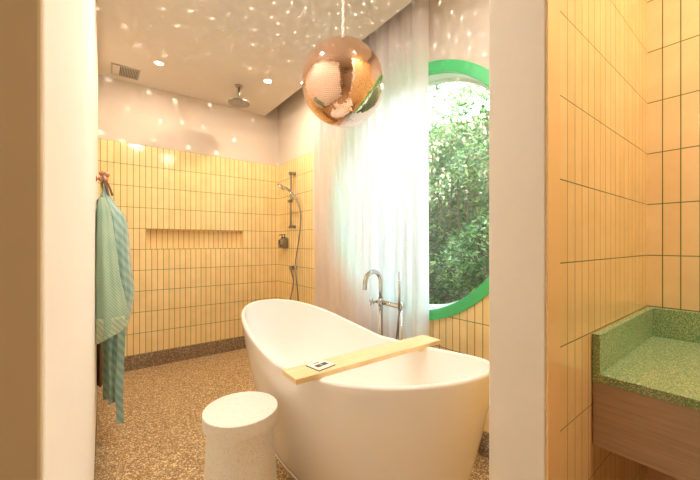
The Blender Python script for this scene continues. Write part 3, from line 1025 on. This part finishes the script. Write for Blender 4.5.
robe = empty('hanging_robe', (0.03, HY, 0.19), 'teal green patterned robe hanging from the copper hook', 'robe')
def loft(name, secs, mat, parent, n=64, folds=7, amp=0.05, seed=1, thickness=0.0, hem=None, tilt_bottom=0.0):
    """secs: (z, xc, yc, hx, hy); pleated closed tube, open at the foot"""
    rr = random.Random(seed)
    p1, p2 = rr.uniform(0, 6), rr.uniform(0, 6)
    S = []
    for a, b in zip(secs, secs[1:]):
        for k in range(6):
            t = k/6
            S.append([a[i]+(b[i]-a[i])*t for i in range(5)])
    S.append(list(secs[-1]))
    verts, faces = [], []
    for j, (z, xc, yc, hx, hy) in enumerate(S):
        q = j/(len(S)-1)
        for i in range(n):
            a = 2*PI*i/n
            f = 1 + amp*(0.4+q)*math.sin(folds*a+p1+0.8*math.sin(3*q+p2)) + amp*0.5*math.sin(2*folds*a+p2)
            x = xc+hx*math.cos(a)*f; y = yc+hy*math.sin(a)*f
            zz = z + tilt_bottom*q*q*math.cos(a-0.3) + 0.004*math.sin(5*a+p1)*q
            verts.append((max(x, XL+0.003), y, zz))
    m = len(S)
    for j in range(m-1):
        for i in range(n):
            faces.append((j*n+i, j*n+(i+1) % n, (j+1)*n+(i+1) % n, (j+1)*n+i))
    faces.append(list(range(n))[::-1])
    return mesh_obj(name, verts, faces, mat, parent, smooth=True)
loft('robe_body', [(1.545, 0.020, 2.50, 0.012, 0.02), (1.50, 0.022, 2.50, 0.020, 0.05), (1.44, 0.030, 2.50, 0.040, 0.09), (1.375, 0.045, 2.49, 0.066, 0.15), (1.30, 0.050, 2.49, 0.078, 0.18),
                   (1.10, 0.052, 2.49, 0.085, 0.19), (0.90, 0.060, 2.48, 0.094, 0.17), (0.74, 0.062, 2.48, 0.070, 0.12), (0.66, 0.064, 2.48, 0.050, 0.09), (0.45, 0.062, 2.48, 0.042, 0.08), (0.24, 0.060, 2.48, 0.040, 0.08)], M_robe, robe, seed=4, amp=0.15, folds=6, tilt_bottom=-0.02)
sl = loft('sleeve', [(1.46, 0.004, 2.36, 0.016, 0.03), (1.38, 0.012, 2.32, 0.032, 0.05), (1.20, 0.016, 2.28, 0.044, 0.06), (1.00, 0.022, 2.26, 0.055, 0.065), (0.82, 0.034, 2.25, 0.072, 0.07), (0.725, 0.034, 2.25, 0.080, 0.07)], M_sleeve, robe, seed=9, amp=0.10, folds=4, tilt_bottom=0.045)
loft('sleeve_hem', [(0.795, 0.034, 2.25, 0.078, 0.075), (0.70, 0.034, 2.25, 0.083, 0.074)], M_hem, sl, seed=9, amp=0.05, folds=4, tilt_bottom=0.04)
loft('sleeve', [(1.36, 0.080, 2.62, 0.03, 0.04), (1.15, 0.10, 2.60, 0.045, 0.06), (0.95, 0.11, 2.58, 0.055, 0.06), (0.84, 0.105, 2.58, 0.06, 0.06)], M_robe, robe, seed=12, amp=0.06, folds=4, tilt_bottom=0.04)
# belt end hanging in front
bm = bmesh.new()
for (p, q) in (((0.100, 2.33), (0.094, 2.33)),):
    vs = []
    for i in range(15):
        t = i/14
        z = 0.95 - 0.80*t
        w_ = 0.018
        x = 0.092+0.006*math.sin(t*6)
        vs.append([bm.verts.new((x-w_, 2.345, z)), bm.verts.new((x+w_, 2.335, z-0.012*t)), bm.verts.new((x+w_, 2.339, z-0.012*t)), bm.verts.new((x-w_, 2.349, z))])
    for a, b in zip(vs, vs[1:]):
        for i in range(4):
            bm.faces.new((a[i], a[(i+1) % 4], b[(i+1) % 4], b[i]))
    bm.faces.new(vs[0]); bm.faces.new(vs[-1])
bm_obj('belt', bm, M_robe, robe)
bm = bmesh.new()
def strap(pts, r=0.006):
    add_tube(bm, smooth_path(pts, 6), r, 8)
strap([(0.010, HY-0.01, 1.52), (0.006, HY-0.02, 1.565), (0.022, HY-0.025, 1.575), (0.040, HY-0.03, 1.545), (0.056, HY-0.04, 1.49)])
strap([(0.020, HY-0.025, 1.57), (0.030, HY-0.04, 1.52), (0.040, HY-0.06, 1.45), (0.046, HY-0.07, 1.425)], 0.008)
bm_obj('hanging_loop', bm, M_strap, robe, smooth=True)

tw = loft('brown_towel', [(1.50, -0.016, 2.86, 0.008, 0.02), (1.42, -0.010, 2.86, 0.014, 0.09), (0.8, -0.006, 2.86, 0.018, 0.10), (0.24, -0.004, 2.86, 0.020, 0.11)], M_brown, None, seed=2, amp=0.04)
tag(tw, 'dark brown cloth hanging against the wall behind the teal robe', 'towel')

# ------------------------------------------------------------------ vanity
VX = 1.083
va = empty('vanity_counter', (VX, -0.6, 0.62), 'green terrazzo vanity counter with a wooden front on the tiled wall', 'vanity')
bm = bmesh.new(); box(bm, VX, XW-0.001, -1.5, YV0-0.001, 0.818, 0.842)
bm_obj('countertop', bm, M_green, va, bevel=0.002)
bm = bmesh.new(); box(bm, VX, XW-0.018, YV0-0.020, YV0-0.0015, 0.842, 0.950)
bm_obj('side_splash', bm, M_green, va, bevel=0.002)
bm = bmesh.new(); box(bm, XW-0.018, XW-0.001, -1.5, YV0-0.0015, 0.842, 0.950)
bm_obj('back_splash', bm, M_green, va, bevel=0.002)
box_obj('front_panel', (VX+0.006, VX+0.026, -1.5, YV0-0.0015, 0.640, 0.817), M_wood_v, va, bevel=0.001)
box_obj('underside_panel', (VX+0.026, XW-0.001, -1.5, YV0-0.0015, 0.66, 0.672), M_wood_v, va)
